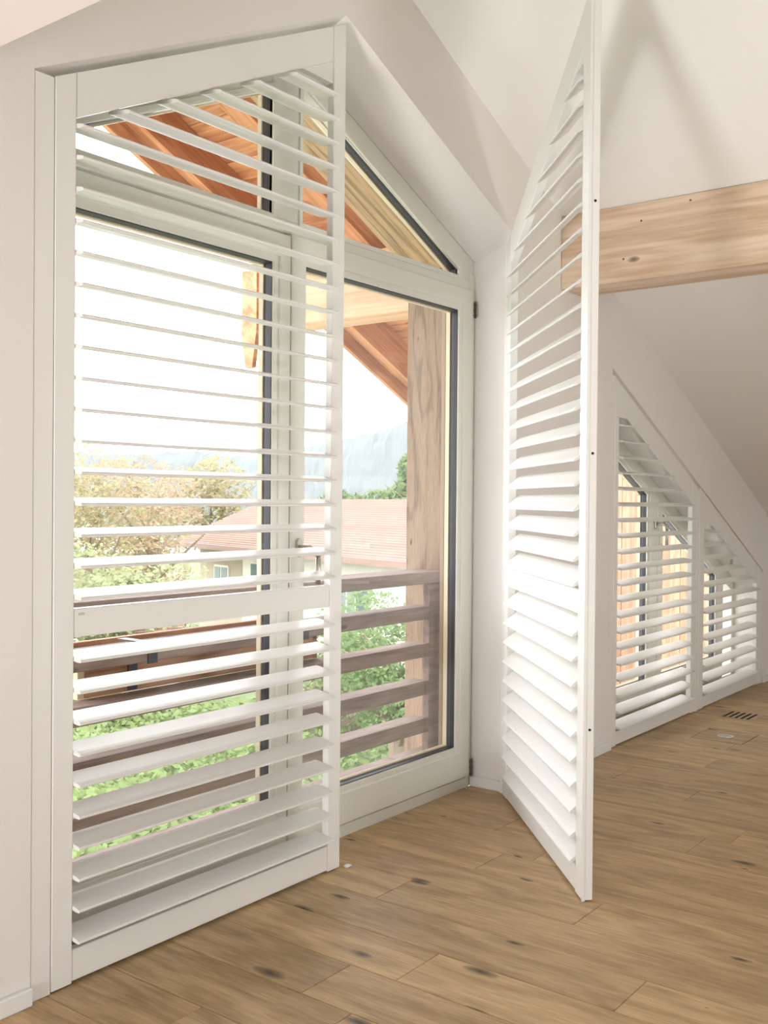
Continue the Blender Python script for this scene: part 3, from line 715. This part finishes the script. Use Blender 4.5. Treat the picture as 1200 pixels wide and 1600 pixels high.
# hipped roof made of tile courses
bm = bmesh.new(); nrow = 26; run = DEP/2; hipL = HIP
for i in range(nrow):
    t0, t1 = i/nrow, (i+1)/nrow
    z0_, z1_ = EZ+(RZ-EZ)*t0+.06, EZ+(RZ-EZ)*t1
    a = [(hipL*t0, sgn*run*t0, z0_), (ulen+1.5, sgn*run*t0, z0_), (ulen+1.5, sgn*run*t1, z1_), (hipL*t1, sgn*run*t1, z1_)]
    bm.faces.new([bm.verts.new(q) for q in a])
    b_ = [(hipL*t0, sgn*run*t0, z0_-.07), (ulen+1.5, sgn*run*t0, z0_-.07), (ulen+1.5, sgn*run*t0, z0_), (hipL*t0, sgn*run*t0, z0_)]
    bm.faces.new([bm.verts.new(q) for q in b_])
bm.faces.new([bm.verts.new(q) for q in ((0, 0, EZ), (hipL, sgn*run, RZ), (0, sgn*DEP, EZ))])
bm.faces.new([bm.verts.new(q) for q in ((0, sgn*DEP, EZ), (hipL, sgn*run, RZ), (ulen+1.5, sgn*run, RZ), (ulen+1.5, sgn*DEP, EZ))])
o = link('tiled_roof', to_me(bm), TILE, house); o['kind'] = 'stuff'
box('gutter', (-.05, -.12 if sgn > 0 else .0, EZ-.16), (ulen+1.5, .0 if sgn > 0 else .12, EZ+.02), mat('copper_gutter', (.25, .15, .12), .5), house)
ym = sgn*(ov_-.03)
def hwin(u, z, w_, h_, shut=True):
    fr_ = box('window', (u, ym-.03, z), (u+w_, ym+.06, z+h_), HW2, house)
    f = Vector(fr_.location)
    for q in (0, 1):
        x0_ = u+.07+q*(w_/2-.02); g_ = box('pane', (x0_, ym-.05*1, z+.07), (x0_+w_/2-.12, ym-.032, z+h_-.07), WG); g_.parent = fr_; g_.location = Vector(g_.location)-f
    if shut:
        for x0_ in (u-w_*.5-.04, u+w_+.04): box('window_shutter', (x0_, ym-.07, z-.02), (x0_+w_*.5, ym-.02, z+h_+.02), SHUT, house)
hwin(2.0, EZ-1.75, 1.1, 1.0, False); hwin(5.4, EZ-1.9, 1.0, 1.3); hwin(10.2, EZ-1.9, 1.0, 1.3); hwin(16.2, EZ-1.7, 1.0, 1.2); hwin(5.4, EZ-4.5, 1.0, 1.3); 
box('chimney', (12.0, sgn*run-.3, RZ-.3), (12.7, sgn*run+.3, RZ+.75), TILE, house); box('chimney_cap', (11.9, sgn*run-.4, RZ+.75), (12.8, sgn*run+.4, RZ+.95), HW2, house)

# lower annexe roof and a grey roof at far left
def small_roof(name, px0, px1, py, z, depth, rise, m_, label):
    a = at_px(px0, py, z); b = at_px(px1, py-3, z); d = b-a; L = d.length; d.normalize(); vv = Vector((-d.y, d.x, 0)); vv = vv if vv.dot(fwd) > 0 else -vv
    r_ = tag(empty(name, a, math.atan2(d.y, d.x)), label, 'roof')
    sg = 1 if Vector((-d.y, d.x, 0)).dot(vv) > 0 else -1
    bm = bmesh.new(); n = 12
    for i in range(n):
        t0, t1 = i/n, (i+1)/n
        add_box(bm, (0, min(sg*depth*t0, sg*depth*t1), rise*t0-.03), (L, max(sg*depth*t0, sg*depth*t1), rise*t0+.05))
    o_ = link('tile_courses', to_me(bm), m_, r_); o_['kind'] = 'stuff'
    box('wall', (.15, min(sg*.2, sg*depth), -2.5), (L-.15, max(sg*.2, sg*depth), -.05), HW2, r_)
    return r_
small_roof('annexe_roof', 184, 292, 998, -1.6, 2.6, .55, TILE, 'small red tiled annexe roof below the planter box')
small_roof('grey_roof', 60, 160, 925, -1.2, 5.0, 1.3, mat('grey_roof_sheet', (.33, .34, .36), .6), 'grey roof in front of the yellow trees at left')

# trees: trunk, limbs and a loose cloud of leaves
def leafcloud(bm, centre, rad, n, size, rnd, flat=1.0):
    for _ in range(n):
        while True:
            p_ = Vector((rnd.uniform(-1, 1), rnd.uniform(-1, 1), rnd.uniform(-1, 1)))
            if p_.length < 1: break
        p_ = p_.normalized()*(p_.length**.5)
        q = centre+Vector((p_.x*rad, p_.y*rad, p_.z*rad*flat))
        a = Vector((rnd.uniform(-1, 1), rnd.uniform(-1, 1), rnd.uniform(-1, 1))).normalized(); b = a.orthogonal().normalized(); s_ = size*rnd.uniform(.6, 1.3)
        bm.faces.new([bm.verts.new(v_) for v_ in (q-a*s_, q+b*s_*.55, q+a*s_, q-b*s_*.55)])
BARK = mat('tree_bark', (.22, .17, .12), .9, noise=.3, nscale=8)
def leaf_mat(name, c): 
    m = mat(name, c, .7, noise=.3, nscale=.8); nt = m.node_tree; b = nt.nodes['Principled BSDF']; out = nt.nodes['Material Output']
    tl = nt.nodes.new('ShaderNodeBsdfTranslucent'); mx = nt.nodes.new('ShaderNodeMixShader'); mx.inputs[0].default_value = .45
    src = b.inputs['Base Color'].links[0].from_socket; nt.links.new(src, tl.inputs[0])
    nt.links.new(b.outputs[0], mx.inputs[1]); nt.links.new(tl.outputs[0], mx.inputs[2]); nt.links.new(mx.outputs[0], out.inputs[0])
    return m
Y1 = leaf_mat('yellow_autumn_leaves', (.31, .265, .14)); Y2 = leaf_mat('pale_green_leaves', (.26, .28, .14)); G1 = leaf_mat('fresh_green_leaves', (.14, .21, .07)); O1 = leaf_mat('orange_autumn_leaves', (.34, .245, .15))
def tree(px, dist, ztop, crown, m_, seed, label, n=4500, leaf=.075, cat='tree', group='trees outside the window'):
    rnd = random.Random(seed)
    d = fwd+r2*((px-600)/1600.07); d.z = 0; d.normalize(); base = Vector((0, -2.0677, 0))+d*dist; gz = GZ-.035*max(0, dist-20)-.2; base.z = gz
    t_ = tag(empty('tree', base), label, cat, group); H_ = ztop-gz
    bm = bmesh.new(); cyl(bm, (0, 0, 0), (0, 0, H_*.6), .22, 8, .10); 
    tips = []
    for i in range(9):
        a = rnd.uniform(0, 6.28); z0_ = H_*rnd.uniform(.25, .6); tip = Vector((math.cos(a)*crown*.7, math.sin(a)*crown*.7, z0_+H_*rnd.uniform(.12, .35))); cyl(bm, (0, 0, z0_), tip, .07, 6, .02); tips.append(tip)
    link('trunk', to_me(bm), BARK, t_)
    bm = bmesh.new()
    for i in range(14):
        a = rnd.uniform(0, 6.28); rr = crown*rnd.uniform(.1, .75); zz = H_*rnd.uniform(.42, .88)
        leafcloud(bm, Vector((math.cos(a)*rr, math.sin(a)*rr, zz)), crown*rnd.uniform(.28, .45), n//14, leaf, rnd)
    f_ = link('foliage', to_me(bm), m_, t_); f_['kind'] = 'stuff'
    return t_
tree(140, 27, 2.6, 2.6, Y1, 1, 'yellow leaved tree at the left edge of the window')
tree(198, 36, 2.5, 2.8, Y2, 2, 'pale green tree between the yellow and orange ones')
tree(245, 31, 2.4, 2.5, O1, 3, 'orange leaved autumn tree beside the tiled roof')
tree(330, 75, 4.0, 5.0, Y1, 4, 'yellow tree whose crown tops the hipped roof', leaf=.2)
tree(168, 21, .2, 2.2, Y2, 5, 'low pale green tree under the yellow crown')
tree(236, 24, -.4, 1.5, Y2, 6, 'low pale green tree left of the cream house wall')
tree(590, 84, 2.6, 5.0, G1, 7, 'fresh green tree group behind the roof ridge', n=8000, leaf=.3)
tree(672, 62, 4.2, 4.2, G1, 8, 'tall green tree behind the roof, beside the post', n=7000, leaf=.3)
tree(628, 15.5, -.2, 1.4, G1, 9, 'light green garden tree behind the right rails', n=9000, leaf=.045)
tree(545, 19, -1.2, 1.3, Y2, 10, 'pale garden bush behind the right rails', n=7000, leaf=.045)

# leafy ground cover below the window
bm = bmesh.new(); rnd = random.Random(4)
for _ in range(42000):
    px = rnd.uniform(60, 760); dd = 5.5+16*rnd.random()**1.3
    d = fwd+r2*((px-600)/1600.07); d.z = 0; d.normalize(); q = Vector((0, -2.0677, 0))+d*dd; q.z = GZ+rnd.uniform(0, .35)+.12*math.sin(q.x*1.7)*math.cos(q.y*1.3)
    if q.y < 1.5: continue
    a = Vector((rnd.uniform(-1, 1), rnd.uniform(-1, 1), rnd.uniform(-.3, .9))).normalized(); b = a.orthogonal().normalized(); s_ = rnd.uniform(.05, .11)
    bm.faces.new([bm.verts.new(v_) for v_ in (q-a*s_, q+b*s_*.45, q+a*s_, q-b*s_*.45)])
tag(link('ground_cover', to_me(bm), leaf_mat('garden_leaves', (.21, .27, .10))), 'leafy green ground cover in the garden below', 'plants', kind='stuff')
